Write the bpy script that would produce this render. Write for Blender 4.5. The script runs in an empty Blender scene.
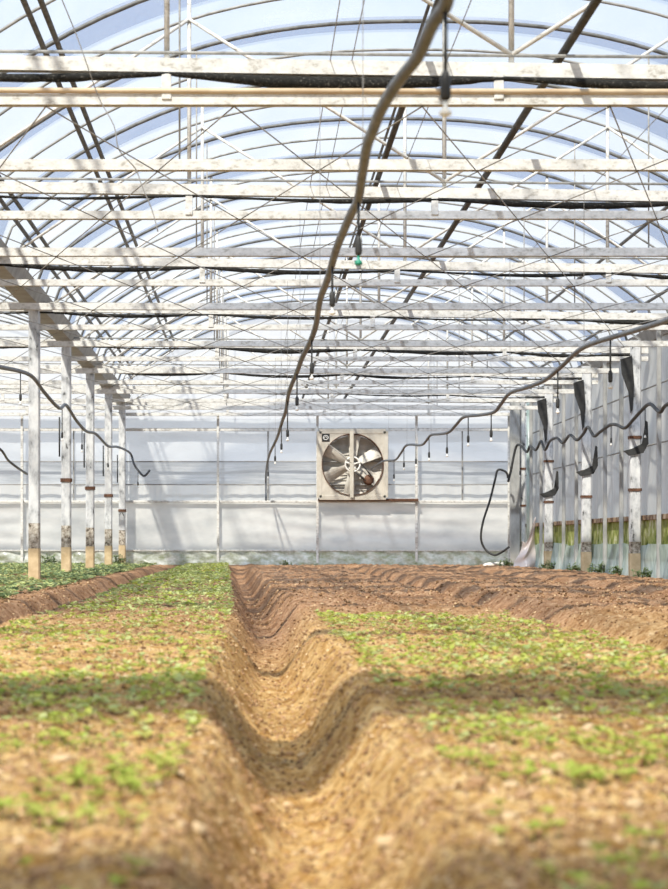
import bpy, math, random
import numpy as np
from mathutils import Vector, Matrix
random.seed(7); RNG = np.random.RandomState(11)
SC = bpy.context.scene
COL = SC.collection
F = 1967.0; EYE = 0.5; VX, VY = 253.0, 543.0
PI = math.pi
def P(px, py, Y):
    return Vector(((px-VX)*Y/F, Y, EYE+(VY-py)*Y/F))
ORD = ['first','second','third','fourth','fifth','sixth','seventh','eighth','ninth','tenth','eleventh','twelfth','thirteenth','fourteenth','fifteenth','sixteenth','seventeenth','eighteenth','nineteenth','twentieth','twenty-first','twenty-second','twenty-third','twenty-fourth','twenty-fifth','twenty-sixth','twenty-seventh','twenty-eighth','twenty-ninth','thirtieth','thirty-first','thirty-second','thirty-third','thirty-fourth','thirty-fifth']
def from_end(i, n):      # i = 0 is the one nearest the end wall
    return 'last' if False else ORD[i]

# ------------------------------------------------------------------ mesh builder
class MB:
    def __init__(s): s.v=[]; s.f=[]
    def add(s, vs, fs):
        b=len(s.v); s.v += [tuple(v) for v in vs]; s.f += [tuple(b+i for i in f) for f in fs]
    def box(s, x0,x1,y0,y1,z0,z1):
        s.add([(x0,y0,z0),(x1,y0,z0),(x1,y1,z0),(x0,y1,z0),(x0,y0,z1),(x1,y0,z1),(x1,y1,z1),(x0,y1,z1)],
              [(3,2,1,0),(4,5,6,7),(0,1,5,4),(1,2,6,5),(2,3,7,6),(3,0,4,7)])
    def beam(s, a, b, w, h, up=(0,0,1), bev=0.0):
        a=Vector(a); b=Vector(b); d=(b-a).normalized(); u=Vector(up)
        sd=d.cross(u)
        if sd.length<1e-4: sd=d.cross(Vector((0,1,0)))
        sd.normalize(); u=sd.cross(d).normalized()
        if bev<=0: bev=min(w,h)*.12
        W=w/2; H=h/2; c=bev
        prof=[(-W+c,-H),(W-c,-H),(W,-H+c),(W,H-c),(W-c,H),(-W+c,H),(-W,H-c),(-W,-H+c)]
        vs=[p+sd*x+u*z for p in (a,b) for x,z in prof]
        fs=[(i,(i+1)%8,8+(i+1)%8,8+i) for i in range(8)]+[tuple(range(7,-1,-1)),tuple(range(8,16))]
        s.add(vs,fs)
    def channel(s, a, b, w, h, t=.007):
        # inverted U section rolled channel, open underneath
        a=Vector(a); b=Vector(b); W=w/2; H=h/2
        prof=[(-W,-H),(-W,H),(W,H),(W,-H),(W-t,-H),(W-t,H-t),(-W+t,H-t),(-W+t,-H)]
        vs=[p+Vector((0,y,z)) for p in (a,b) for y,z in prof]
        s.add(vs,[(i,8+i,8+(i+1)%8,(i+1)%8) for i in range(8)]+[(0,1,6,7),(1,2,5,6),(2,3,4,5),(8,15,14,9),(9,14,13,10),(10,13,12,11)])
    def tube(s, pts, r, n=8, cap=True):
        pts=[Vector(p) for p in pts]; m=len(pts)
        if not hasattr(r,'__len__'): r=[r]*m
        t0=(pts[1]-pts[0]).normalized()
        nrm=t0.orthogonal().normalized(); vs=[]
        for i,p in enumerate(pts):
            t=(pts[min(i+1,m-1)]-pts[max(i-1,0)])
            t=t.normalized() if t.length>1e-9 else t0
            nrm=(nrm-t*nrm.dot(t))
            nrm=nrm.normalized() if nrm.length>1e-6 else t.orthogonal().normalized()
            bn=t.cross(nrm)
            for k in range(n):
                a=2*PI*k/n; vs.append(p+(nrm*math.cos(a)+bn*math.sin(a))*r[i])
        fs=[(i*n+k,i*n+(k+1)%n,(i+1)*n+(k+1)%n,(i+1)*n+k) for i in range(m-1) for k in range(n)]
        if cap: fs+=[tuple(range(n-1,-1,-1)),tuple(range((m-1)*n,m*n))]
        s.add(vs,fs)
    def lathe(s, prof, c, axis='z', n=16):
        c=Vector(c); vs=[]
        for r,z in prof:
            for k in range(n):
                a=2*PI*k/n
                v=(r*math.cos(a),r*math.sin(a),z) if axis=='z' else (r*math.cos(a),z,r*math.sin(a))
                vs.append(c+Vector(v))
        m=len(prof)
        fs=[(i*n+k,i*n+(k+1)%n,(i+1)*n+(k+1)%n,(i+1)*n+k) for i in range(m-1) for k in range(n)]
        fs+=[tuple(range(n-1,-1,-1)),tuple(range((m-1)*n,m*n))]
        s.add(vs,fs)
    def grid(s, fn, nu, nv):
        vs=[fn(i/(nu-1),j/(nv-1)) for j in range(nv) for i in range(nu)]
        s.add(vs,[(j*nu+i,j*nu+i+1,(j+1)*nu+i+1,(j+1)*nu+i) for j in range(nv-1) for i in range(nu-1)])
    def mesh(s, name, mat, smooth=False):
        me=bpy.data.meshes.new(name); me.from_pydata(s.v,[],s.f)
        me.materials.append(mat)
        if smooth: me.polygons.foreach_set('use_smooth',[True]*len(me.polygons))
        me.update(); return me
    def build(s, name, mat, parent=None, smooth=False):
        o=bpy.data.objects.new(name, s.mesh(name,mat,smooth)); COL.objects.link(o)
        if parent is not None:
            o.parent=parent; o.matrix_parent_inverse=Matrix.Translation(-Vector(parent.location))
        return o
def empty(name, loc):
    o=bpy.data.objects.new(name,None); o.empty_display_size=.1; o.location=loc; COL.objects.link(o); return o
def tag(o,label,cat,group=None,kind=None):
    if label: o['label']=label
    if cat: o['category']=cat
    if group: o['group']=group
    if kind: o['kind']=kind
    return o
def struct(o): o['kind']='structure'; return o
def smooth_path(pts, n=6):
    pts=[Vector(p) for p in pts]; out=[]
    for i in range(len(pts)-1):
        p0=pts[max(i-1,0)];p1=pts[i];p2=pts[i+1];p3=pts[min(i+2,len(pts)-1)]
        for k in range(n):
            t=k/n
            out.append(.5*((2*p1)+(p2-p0)*t+(2*p0-5*p1+4*p2-p3)*t*t+(3*p1-p0-3*p2+p3)*t**3))
    out.append(pts[-1]); return out

# ------------------------------------------------------------------ noise
TAB=RNG.rand(256,256)
def vnoise(x,y):
    x=np.asarray(x,float); y=np.asarray(y,float)
    xi=np.floor(x).astype(int); yi=np.floor(y).astype(int); fx=x-xi; fy=y-yi
    fx=fx*fx*(3-2*fx); fy=fy*fy*(3-2*fy)
    a=TAB[xi&255,yi&255]; b=TAB[(xi+1)&255,yi&255]; c=TAB[xi&255,(yi+1)&255]; d=TAB[(xi+1)&255,(yi+1)&255]
    return (a*(1-fx)+b*fx)*(1-fy)+(c*(1-fx)+d*fx)*fy
def fbm(x,y,o=4):
    s=0;a=.5
    for k in range(o):
        s=s+a*(vnoise(x*2**k+k*17.3,y*2**k+k*5.1)-.5); a*=.5
    return s
def furrow(x,c,w,d,flat=.25):
    t=np.clip((np.abs(x-c)/w-flat)/(1-flat),0,1); t=t*t*(3-2*t)
    return -d*(1-t)
def cellular(x,y,seed=0):
    """distance to the nearest jittered cell point: rounded clods"""
    x=np.asarray(x,float)+seed*3.7; y=np.asarray(y,float)+seed*9.1
    xi=np.floor(x).astype(int); yi=np.floor(y).astype(int); d=np.full(np.broadcast(x,y).shape,9.0); sz=np.zeros_like(d)
    for a in (-1,0,1):
        for b in (-1,0,1):
            px=xi+a+TAB[(xi+a)&255,(yi+b)&255]; py=yi+b+TAB[(yi+b+91)&255,(xi+a+37)&255]
            q=np.hypot(x-px,y-py); m=q<d; d=np.where(m,q,d); sz=np.where(m,TAB[(xi+a+13)&255,(yi+b+71)&255],sz)
    return np.clip(1-(d/(.25+.5*sz))**2,0,1)*(.25+.75*sz)
def c1v(Y):
    Y=np.asarray(Y,float); return .10-.32*np.clip((Y-12.5)/22,0,1.2)+.012*np.sin(Y*1.7)
def HT(x,Y):
    x=np.asarray(x,float); Y=np.asarray(Y,float)
    wob=fbm(x*2+3.3,Y*1.1,3)*.07
    cc=c1v(Y)+wob
    w1=.245+fbm(x*2+9.1,Y*1.3,3)*.10
    fu=furrow(x,cc,w1,.22,.15)
    fl=furrow(x,-1.62+fbm(x*1+5.7,Y*.9,2)*.14,.27,.15)
    fr=furrow(x,1.88+fbm(x*1+7.7,Y*.9,2)*.25,.30,.15)
    fq=furrow(x,3.7+fbm(x*1+1.7,Y*.7,2)*.25,.30,.10)
    h=.05+(fu+fl+fr+fq)*np.clip((38.8-Y)/3.0,0,1)
    # crumbled ridges of thrown-up soil on the furrow edges
    e=np.exp(-((np.abs(x-cc)-w1*1.05)/.07)**2); h=h+e*.022*np.clip(.5+2*fbm(x*3,Y*2.2,2),0,1)
    bare=np.clip((Y-12.2)/.8,0,1)*np.clip((x-.25)/.15,0,1)+np.clip((x-1.7)/.2,0,1)
    bare=np.clip(bare,0,1)
    h=h+fbm(x*1.1+20,Y*.8,3)*.045
    h=h+fbm(x*6,Y*6,3)*(.034+.03*bare)
    h=h+cellular(x*13,Y*13,1)*(.010+.016*bare)+cellular(x*29,Y*29,2)*.007
    h=h+fbm(x*26+40,Y*26,2)*.014
    return np.where(x>5.0,h*.5,h)
def Hs(x,Y): return float(HT(np.array([x]),np.array([Y]))[0])

# ------------------------------------------------------------------ materials
def newmat(name):
    m=bpy.data.materials.new(name); m.use_nodes=True
    nt=m.node_tree; nt.nodes.clear(); return m,nt,nt.nodes,nt.links
def rgb(c): return (c[0],c[1],c[2],1)
def noise_node(N,L,scale,detail=4,rough=.6,vec=None,stretch=None):
    tc=N.new('ShaderNodeTexCoord'); t=N.new('ShaderNodeTexNoise')
    t.inputs['Scale'].default_value=scale; t.inputs['Detail'].default_value=detail; t.inputs['Roughness'].default_value=rough
    if stretch:
        mp=N.new('ShaderNodeMapping'); mp.inputs['Scale'].default_value=stretch
        L.new(tc.outputs['Object'],mp.inputs['Vector']); L.new(mp.outputs['Vector'],t.inputs['Vector'])
    else: L.new(tc.outputs['Object'],t.inputs['Vector'])
    return t
def ramp(N,L,src,stops):
    r=N.new('ShaderNodeValToRGB'); e=r.color_ramp.elements
    while len(e)>1: e.remove(e[-1])
    e[0].position=stops[0][0]; e[0].color=rgb(stops[0][1])
    for p,c in stops[1:]:
        x=e.new(p); x.color=rgb(c)
    L.new(src,r.inputs['Fac']); return r
def mat_simple(name,stops,scale=8,rough=.6,metal=0,stretch=None,bump=0,spec=.3,detail=5):
    m,nt,N,L=newmat(name)
    out=N.new('ShaderNodeOutputMaterial'); b=N.new('ShaderNodeBsdfPrincipled')
    t=noise_node(N,L,scale,detail,.65,stretch=stretch); r=ramp(N,L,t.outputs['Fac'],stops)
    L.new(r.outputs['Color'],b.inputs['Base Color'])
    b.inputs['Roughness'].default_value=rough; b.inputs['Metallic'].default_value=metal
    b.inputs['Specular IOR Level'].default_value=spec
    if bump:
        bp=N.new('ShaderNodeBump'); bp.inputs['Strength'].default_value=bump; bp.inputs['Distance'].default_value=.01
        L.new(t.outputs['Fac'],bp.inputs['Height']); L.new(bp.outputs['Normal'],b.inputs['Normal'])
    L.new(b.outputs['BSDF'],out.inputs['Surface']); return m
def mat_film(name,tint,white,op0,op1,scale=3,stretch=None,gloss=.04,white2=None,trl=.5):
    """polythene: part clear, part milky (diffuse + translucent)"""
    m,nt,N,L=newmat(name)
    out=N.new('ShaderNodeOutputMaterial')
    tr=N.new('ShaderNodeBsdfTransparent'); tr.inputs['Color'].default_value=rgb(tint)
    df=N.new('ShaderNodeBsdfDiffuse'); tl=N.new('ShaderNodeBsdfTranslucent')
    gl=N.new('ShaderNodeBsdfGlossy'); gl.inputs['Roughness'].default_value=.25
    t=noise_node(N,L,scale,4,.6,stretch=stretch)
    if white2:
        r=ramp(N,L,t.outputs['Fac'],[(.3,white),(.7,white2)])
        L.new(r.outputs['Color'],df.inputs['Color']); L.new(r.outputs['Color'],tl.inputs['Color'])
    else:
        df.inputs['Color'].default_value=rgb(white); tl.inputs['Color'].default_value=rgb(white)
    m1=N.new('ShaderNodeMixShader'); m1.inputs[0].default_value=trl
    L.new(df.outputs[0],m1.inputs[1]); L.new(tl.outputs[0],m1.inputs[2])
    mr=N.new('ShaderNodeMapRange'); mr.inputs['From Min'].default_value=.3; mr.inputs['From Max'].default_value=.7
    mr.inputs['To Min'].default_value=op0; mr.inputs['To Max'].default_value=op1
    L.new(t.outputs['Fac'],mr.inputs['Value'])
    m2=N.new('ShaderNodeMixShader'); L.new(mr.outputs['Result'],m2.inputs[0])
    L.new(tr.outputs[0],m2.inputs[1]); L.new(m1.outputs[0],m2.inputs[2])
    m3=N.new('ShaderNodeMixShader'); m3.inputs[0].default_value=gloss
    L.new(m2.outputs[0],m3.inputs[1]); L.new(gl.outputs[0],m3.inputs[2])
    L.new(m3.outputs[0],out.inputs['Surface']); return m
def mat_leaf(name,c,c2):
    m,nt,N,L=newmat(name)
    out=N.new('ShaderNodeOutputMaterial'); df=N.new('ShaderNodeBsdfDiffuse'); tl=N.new('ShaderNodeBsdfTranslucent')
    t=noise_node(N,L,14,2); r=ramp(N,L,t.outputs['Fac'],[(.35,c),(.65,c2)])
    L.new(r.outputs['Color'],df.inputs['Color']); L.new(r.outputs['Color'],tl.inputs['Color'])
    mx=N.new('ShaderNodeMixShader'); mx.inputs[0].default_value=.35
    L.new(df.outputs[0],mx.inputs[1]); L.new(tl.outputs[0],mx.inputs[2]); L.new(mx.outputs[0],out.inputs['Surface']); return m

M={}
M['steel']=mat_simple('galvanised_steel',[(.32,(.36,.34,.30)),(.43,(.58,.57,.54)),(.55,(.68,.67,.64)),(.70,(.77,.76,.73))],26,.5,0,stretch=(.6,1,1))
M['steel_thin']=mat_simple('weathered_rod',[(.3,(.15,.148,.14)),(.6,(.38,.37,.35))],9,.5)
M['arch']=mat_simple('arch_pipe_steel',[(.3,(.16,.16,.15)),(.6,(.36,.355,.34))],7,.45)
M['dark']=mat_simple('dull_dark_pipe',[(.3,(.035,.035,.035)),(.7,(.09,.088,.085))],10,.5)
M['purlin']=mat_simple('purlin_pipe',[(.3,(.075,.075,.073)),(.7,(.20,.20,.195))],10,.5)
M['hose']=mat_simple('grey_rubber_hose',[(.3,(.065,.070,.080)),(.7,(.16,.17,.185))],12,.45)
M['black']=mat_simple('black_plastic',[(.3,(.02,.02,.02)),(.7,(.05,.05,.05))],12,.5)
M['net']=mat_simple('black_shade_net',[(.40,(.008,.008,.007)),(.60,(.02,.019,.017)),(.78,(.16,.15,.13))],70,.9,detail=2)
M['tan_pipe']=mat_simple('tan_conduit',[(.3,(.50,.37,.24)),(.7,(.66,.55,.40))],5,.5)
M['post']=mat_simple('mottled_white_post',[(.33,(.09,.09,.09)),(.39,(.40,.41,.42)),(.52,(.58,.59,.60)),(.75,(.74,.74,.73))],11,.6,stretch=(1,1,.5))
M['footing']=mat_simple('soil_stained_footing',[(.3,(.44,.32,.18)),(.7,(.66,.52,.33))],7,.8)
M['dirty']=mat_simple('dirty_splash_band',[(.36,(.10,.08,.06)),(.5,(.40,.35,.29)),(.66,(.66,.62,.55))],22,.8)
M['rust']=mat_simple('rust',[(.3,(.06,.03,.02)),(.7,(.20,.10,.06))],20,.8)
M['gutter']=mat_simple('gutter_steel',[(.3,(.20,.195,.185)),(.7,(.36,.355,.34))],4,.55)
M['grey']=mat_simple('grey_steel',[(.3,(.24,.245,.24)),(.7,(.46,.46,.45))],6,.55,stretch=(1,1,.4))
M['wire']=mat_simple('thin_wire',[(.3,(.20,.20,.20)),(.7,(.32,.31,.30))],10,.5)
M['pvc']=mat_simple('white_pvc',[(.3,(.70,.68,.63)),(.7,(.85,.84,.80))],10,.4)
M['fan_body']=mat_simple('fan_housing_cream',[(.3,(.46,.42,.35)),(.7,(.62,.58,.51))],6,.5)
M['fan_blade']=mat_simple('fan_blade_dusty',[(.30,(.36,.32,.27)),(.65,(.74,.71,.64))],4,.45)
M['fan_slat']=mat_simple('fan_shutter_grey',[(.3,(.45,.42,.37)),(.7,(.66,.62,.55))],6,.6)
M['white']=mat_simple('white_paint',[(.3,(.75,.75,.73)),(.7,(.85,.85,.83))],6,.6)
M['lid']=mat_simple('green_cap',[(.3,(.02,.22,.14)),(.7,(.04,.30,.2))],6,.4)
M['film']=mat_film('roof_film',(.95,.975,1.0),(.92,.95,1.0),.12,.30,1.2,stretch=(1,.5,1),gloss=.03,trl=.55)
M['film2']=mat_film('roof_film_doubled',(.50,.58,.74),(.48,.55,.68),.25,.5,1.5,stretch=(1,.5,1),gloss=.04,trl=.45)
M['gable']=mat_film('gable_film',(.97,.98,1.0),(.95,.96,.98),.3,.5,1.0,trl=.5)
M['wallup']=mat_film('end_wall_film',(.86,.90,.96),(.90,.92,.94),.55,.75,1.3,stretch=(.5,1,2.2),white2=(.80,.83,.86),trl=.5)
M['wallmid']=mat_film('end_wall_grey_band',(.85,.87,.9),(.42,.45,.48),.75,.9,2.0,stretch=(.5,1,6),white2=(.80,.82,.84),trl=.5)
M['wallfold']=mat_film('end_wall_folded_band',(.9,.9,.9),(.88,.87,.83),.8,.95,4.5,stretch=(4,1,.3),white2=(.74,.75,.75),trl=.5)
M['curtain']=mat_film('rollup_curtain_film',(.85,.87,.86),(.93,.91,.86),.85,.95,1.2,stretch=(1,1,2.2),white2=(.62,.63,.62),trl=.45)  # light and dark of the slack folds is painted into the film colour
M['skirt']=mat_film('crinkled_skirt_film',(.8,.86,.8),(.22,.24,.09),.8,.97,4.0,stretch=(1.2,1,2.2),white2=(.88,.90,.86),trl=.4)
M['sidefilm']=mat_film('side_wall_grey_film',(.8,.84,.88),(.47,.48,.48),.85,.97,1.3,stretch=(1,2.5,.35),white2=(.68,.68,.67),trl=.35)
M['sideskirt']=mat_film('side_skirt_teal_film',(.7,.85,.84),(.32,.42,.40),.8,.95,3.0,stretch=(1,2,.6),white2=(.74,.82,.80),trl=.4)
M['algae']=mat_simple('algae_covered_board',[(.33,(.06,.08,.02)),(.45,(.22,.26,.05)),(.56,(.38,.40,.14)),(.70,(.66,.66,.50))],4.5,.9,stretch=(1,1.3,.9))
M['sheet']=mat_film('loose_white_sheet',(.9,.86,.86),(.92,.86,.84),.85,.95,5.0,white2=(.84,.76,.73),trl=.4)
M['leaf1']=mat_leaf('leaf_yellow_green',(.42,.46,.09),(.58,.57,.19))
M['leaf2']=mat_leaf('leaf_mid_green',(.32,.41,.07),(.48,.52,.13))
M['leaf3']=mat_leaf('leaf_pale_green',(.42,.49,.19),(.56,.59,.28))
M['leafdark']=mat_leaf('leaf_deep_green',(.16,.24,.11),(.32,.38,.20))
M['clod']=mat_simple('dry_pale_clod',[(.3,(.48,.32,.17)),(.7,(.68,.52,.32))],30,.9,bump=.4)
M['clod2']=mat_simple('brown_clod',[(.3,(.30,.17,.085)),(.7,(.48,.30,.16))],30,.9,bump=.4)
M['clod3']=mat_simple('dark_moist_crumb',[(.3,(.12,.06,.025)),(.7,(.26,.15,.07))],30,.9)
M['chip']=mat_simple('white_chip',[(.3,(.75,.68,.58)),(.7,(.85,.8,.72))],20,.8)

def mat_soil():
    m,nt,N,L=newmat('tilled_soil')
    out=N.new('ShaderNodeOutputMaterial'); b=N.new('ShaderNodeBsdfPrincipled')
    b.inputs['Roughness'].default_value=.95; b.inputs['Specular IOR Level'].default_value=.1
    n1=noise_node(N,L,1.6,6,.65); n2=noise_node(N,L,17,8,.82); n3=noise_node(N,L,60,5,.7)
    r1=ramp(N,L,n2.outputs['Fac'],[(.30,(.16,.07,.018)),(.42,(.42,.22,.062)),(.51,(.68,.43,.17)),(.61,(.85,.62,.31)),(.72,(.92,.76,.48))])
    r2=ramp(N,L,n2.outputs['Fac'],[(.30,(.13,.06,.03)),(.43,(.32,.17,.09)),(.54,(.48,.29,.17)),(.66,(.65,.46,.30)),(.76,(.80,.64,.47))])
    tc=N.new('ShaderNodeTexCoord'); sx=N.new('ShaderNodeSeparateXYZ'); L.new(tc.outputs['Object'],sx.inputs[0])
    ma=N.new('ShaderNodeMath'); ma.operation='MULTIPLY_ADD'; ma.inputs[1].default_value=4.0
    L.new(n1.outputs['Fac'],ma.inputs[0]); L.new(sx.outputs['Y'],ma.inputs[2])
    mr=N.new('ShaderNodeMapRange'); mr.inputs['From Min'].default_value=10.5; mr.inputs['From Max'].default_value=16
    L.new(ma.outputs[0],mr.inputs['Value'])
    mx=N.new('ShaderNodeMix'); mx.data_type='RGBA'
    L.new(mr.outputs['Result'],mx.inputs['Factor']); L.new(r1.outputs['Color'],mx.inputs['A']); L.new(r2.outputs['Color'],mx.inputs['B'])
    mul=N.new('ShaderNodeMix'); mul.data_type='RGBA'; mul.blend_type='MULTIPLY'; mul.inputs['Factor'].default_value=.6
    r3=ramp(N,L,n1.outputs['Fac'],[(.38,(.52,.46,.40)),(.58,(1,1,1))])
    L.new(mx.outputs['Result'],mul.inputs['A']); L.new(r3.outputs['Color'],mul.inputs['B'])
    L.new(mul.outputs['Result'],b.inputs['Base Color'])
    bp=N.new('ShaderNodeBump'); bp.inputs['Strength'].default_value=1.0; bp.inputs['Distance'].default_value=.02
    L.new(n3.outputs['Fac'],bp.inputs['Height']); L.new(bp.outputs['Normal'],b.inputs['Normal'])
    L.new(b.outputs['BSDF'],out.inputs['Surface']); return m
M['soil']=mat_soil()

# ------------------------------------------------------------------ floor
def make_floor():
    ys=[-2,-1,0,.6,1.1]; y=1.5
    while y<39.9: ys.append(y); y*=1.0048
    ys.append(39.95)
    xs=list(np.arange(-8,-1.9,.06))+list(np.arange(-1.9,-1.2,.025))+list(np.arange(-1.2,2.1,.0125))+list(np.arange(2.1,5.9,.035))+[5.95]
    xs=np.array(xs); ys=np.array(ys)
    X,Y=np.meshgrid(xs,ys); Z=HT(X,Y)
    co=np.stack([X,Y,Z],-1).reshape(-1,3); nx=len(xs); ny=len(ys)
    i,j=np.meshgrid(np.arange(nx-1),np.arange(ny-1)); a=(j*nx+i).ravel()
    q=np.stack([a,a+1,a+nx+1,a+nx],-1)
    me=bpy.data.meshes.new('floor'); me.vertices.add(len(co)); me.vertices.foreach_set('co',co.ravel())
    me.loops.add(q.size); me.loops.foreach_set('vertex_index',q.ravel())
    me.polygons.add(len(q)); me.polygons.foreach_set('loop_start',np.arange(0,q.size,4)); me.polygons.foreach_set('loop_total',np.full(len(q),4))
    me.polygons.foreach_set('use_smooth',np.ones(len(q),bool))
    me.update(calc_edges=True); me.materials.append(M['soil'])
    o=bpy.data.objects.new('floor',me); COL.objects.link(o); struct(o)
make_floor()

# ------------------------------------------------------------------ roof: arches, film, purlins
CX, HALF = 1.5, 4.05
YEND = 39.5
def arch_z(o):
    o=abs(o); return EYE+4.616-.0437*o**2.47
def arch_pts(cx, n=30):
    pts=[(cx-4.12,2.95+EYE)]
    for k in range(n+1):
        o=-4.0+8.0*k/n; pts.append((cx+o,arch_z(o)))
    pts.append((cx+4.12,2.95+EYE)); return pts
ARC=arch_pts(CX)
YS=[13.4+i for i in range(27)]       # 13.4 .. 39.4
for bay,(cx,ys) in enumerate(((CX,YS),(CX-8.24,[y for y in YS if y>19]))):
    proto={}
    for i,y in enumerate(reversed(ys)):
        main=abs(((y-11.4)/2)-round((y-11.4)/2))<.01
        r=.018 if main else .013
        if r not in proto:
            mb=MB(); mb.tube([(x-cx,0,z) for x,z in arch_pts(cx)],r,8); proto[r]=mb.mesh('roof_arch',M['purlin'] if main else M['arch'],True)
        o=bpy.data.objects.new('roof_arch',proto[r]); COL.objects.link(o); o.location=(cx,y,0)
        where='over the main bay' if bay==0 else 'over the neighbouring left bay'
        tag(o,f"{'thicker dark' if main else 'thin grey'} curved roof pipe {where}, {ORD[i]} from end wall",'roof arch','roof arches over the main bay' if bay==0 else 'roof arches over the left bay')
def film_sheet(name,cx,y0,y1,lift,mat,ny,amp=.012):
    prof=arch_pts(cx,44); mb=MB(); n=len(prof)
    vs=[];
    for j in range(ny):
        y=y0+(y1-y0)*j/(ny-1)
        for x,z in prof:
            d=amp*math.sin(y*2*PI)**2
            vs.append((x,y,z+lift-d))
    mb.add(vs,[(j*n+i,j*n+i+1,(j+1)*n+i+1,(j+1)*n+i) for j in range(ny-1) for i in range(n-1)])
    return mb.build(name,mat,None,True)
struct(film_sheet('ceiling',CX,-4,YEND,.035,M['film'],150))
struct(film_sheet('ceiling',CX-8.24,-4,YEND,.035,M['film'],150))
# doubled overlap strips beside the heavier arches
ov=[y for y in YS if abs(((y-11.4)/2)-round((y-11.4)/2))<.01]
for i,y in enumerate(reversed(ov)):
    o=film_sheet('overlap_film_strip',CX,y+.02,y+.02+(.45 if i%2 else .75),.05,M['film2'],4,0)
    tag(o,f"bluish doubled strip of roof film beside a dark arch, {ORD[i]} from the end wall",'film strip','doubled film strips on the roof')

def purlin(o_, name, label, cat, mat, r, y0=9.0, drop=.03, cx=CX):
    z=arch_z(o_)-drop; x=cx+o_*(1-.0)
    mb=MB(); mb.tube([(x,y0,z),(x,YEND,z)],r,8); o=mb.build(name,mat,None,True); tag(o,label,cat,'roof purlins'); return o
purlin(0,'ridge_purlin','grey ridge pipe running along the top of the main roof','purlin',M['purlin'],.016)
purlin(-3.03,'roof_purlin','dark pipe on the left roof slope, inner one of the upper pair','purlin',M['purlin'],.024)
purlin(-3.13,'roof_purlin','dark pipe on the left roof slope, outer one of the upper pair','purlin',M['purlin'],.024)
purlin(-3.84,'roof_purlin','dark pipe low on the left roof slope, upper one just above the gutter','purlin',M['purlin'],.022)
purlin(-3.93,'roof_purlin','dark pipe low on the left roof slope, lowest one above the gutter','purlin',M['purlin'],.022)
purlin(3.2,'roof_purlin','dark pipe high on the right roof slope, parallel to the ridge','purlin',M['purlin'],.022)
purlin(3.92,'roof_purlin','dark pipe low on the right roof slope above the side wall','purlin',M['purlin'],.022)
purlin(3.1,'roof_purlin','dark pipe on the roof slope of the neighbouring bay left of the gutter','purlin',M['purlin'],.022,19,cx=CX-8.24)
# straight pipes lying on the truss tops
for x,lab,r in ((.985,'straight dark pipe lying on the trusses beside the central sagging hose',.022),(1.82,'thick straight dark pipe lying on the trusses right of the roof middle',.025)):
    mb=MB(); mb.tube([(x,4,EYE+2.875),(x,YEND-.1,EYE+2.875)],r,10); tag(mb.build('drive_pipe',M['dark'],None,True),lab,'pipe','long pipes on the truss tops')
# gutters
for x,lab in ((-2.62,'sheet metal gutter along the tops of the left white posts'),(5.62,'sheet metal gutter along the top of the right side wall')):
    mb=MB(); y0=10
    pr=[(-.17,.16),(-.10,0),(.10,0),(.17,.16),(.155,.16),(.09,.015),(-.09,.015),(-.155,.16)]
    vs=[(x+a,y,EYE+2.80+b) for y in (y0,YEND) for a,b in pr]
    mb.add(vs,[(i,(i+1)%8,8+(i+1)%8,8+i) for i in range(8)]+[tuple(range(7,-1,-1)),tuple(range(8,16))])
    tag(mb.build('roof_gutter',M['gutter']),lab,'gutter','roof gutters')

# ------------------------------------------------------------------ trusses
XL, XR = -7.0, 5.5
def zt(x): return .014*(1.5-x)          # the upper chords rise a little to the left
MAIN=[-.2,3.4,7.4,11.4,15.4,19.4,23.4,27.4,31.4,35.4,39.2]
INTER=[13.4,17.4,21.4,25.4,29.4,33.4,37.4]
def truss(y,i,n):
    t=empty('roof_truss',(CX,y,EYE+2.56))
    big = abs(y-11.4)<.1
    nm = ORD[n-1-i]
    tag(t,f"cream double-beam roof truss with zigzag web, {nm} double-beam truss from the end wall",'truss','double beam roof trusses')
    mb=MB(); mb.channel((XL,y,EYE+2.565),(XR,y,EYE+2.565),.07,.062); mb.build('lower_chord',M['steel'],t)
    uh=.082
    mb=MB(); mb.channel((XL,y,EYE+2.735+zt(XL)),(XR,y,EYE+2.735+zt(XR)),.07,uh); mb.build('upper_chord',M['steel'],t)
    mb=MB(); mb.tube([(XL,y,EYE+2.825+zt(XL)*.6),(XR,y,EYE+2.825+zt(XR)*.6)],.010,6); mb.build('top_rod',M['steel_thin'],t,True)
    for x in (-4.5,-.5,1.42,3.5):
        mb=MB(); mb.beam((x,y-.035,EYE+2.565),(x,y-.035,EYE+2.71),.055,.02,up=(0,1,0)); mb.build('spacer_plate',M['steel'],t)
    for x in (-.5,1.5,3.5):
        za=arch_z(x-CX)-.01
        mb=MB(); mb.tube([(x,y+.02,EYE+2.77),(x,y+.02,za)],.017,6); mb.build('vertical_strut',M['steel'],t,True)
    for x0,z0,x1,z1 in ((1.5,2.83,-.5,4.10),(1.5,2.83,3.5,4.10),(-2.4,2.83,-.5,4.10),(5.4,2.83,3.5,4.10)):
        mb=MB(); mb.tube([(x0,y,EYE+z0),(x1,y,EYE+z1)],.014,6); mb.build('diagonal_brace',M['steel'],t,True)
for i,y in enumerate(MAIN): truss(y,i,len(MAIN))
for i,y in enumerate(INTER):
    t=empty('tie_beam',(CX,y,EYE+2.56)); 
    tag(t,f"single cream tie beam between two double-beam trusses, {ORD[len(INTER)-1-i]} tie from the end wall",'beam','single tie beams')
    mb=MB(); mb.channel((XL,y,EYE+2.572),(XR,y,EYE+2.572),.07,.072); mb.build('tie_bar',M['steel'],t)
    for x in (-.5,3.5):
        mb=MB(); mb.tube([(x,y,EYE+2.6),(x,y,arch_z(x-CX)-.01)],.007,6); mb.build('hanger_rod',M['steel_thin'],t,True)
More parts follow.
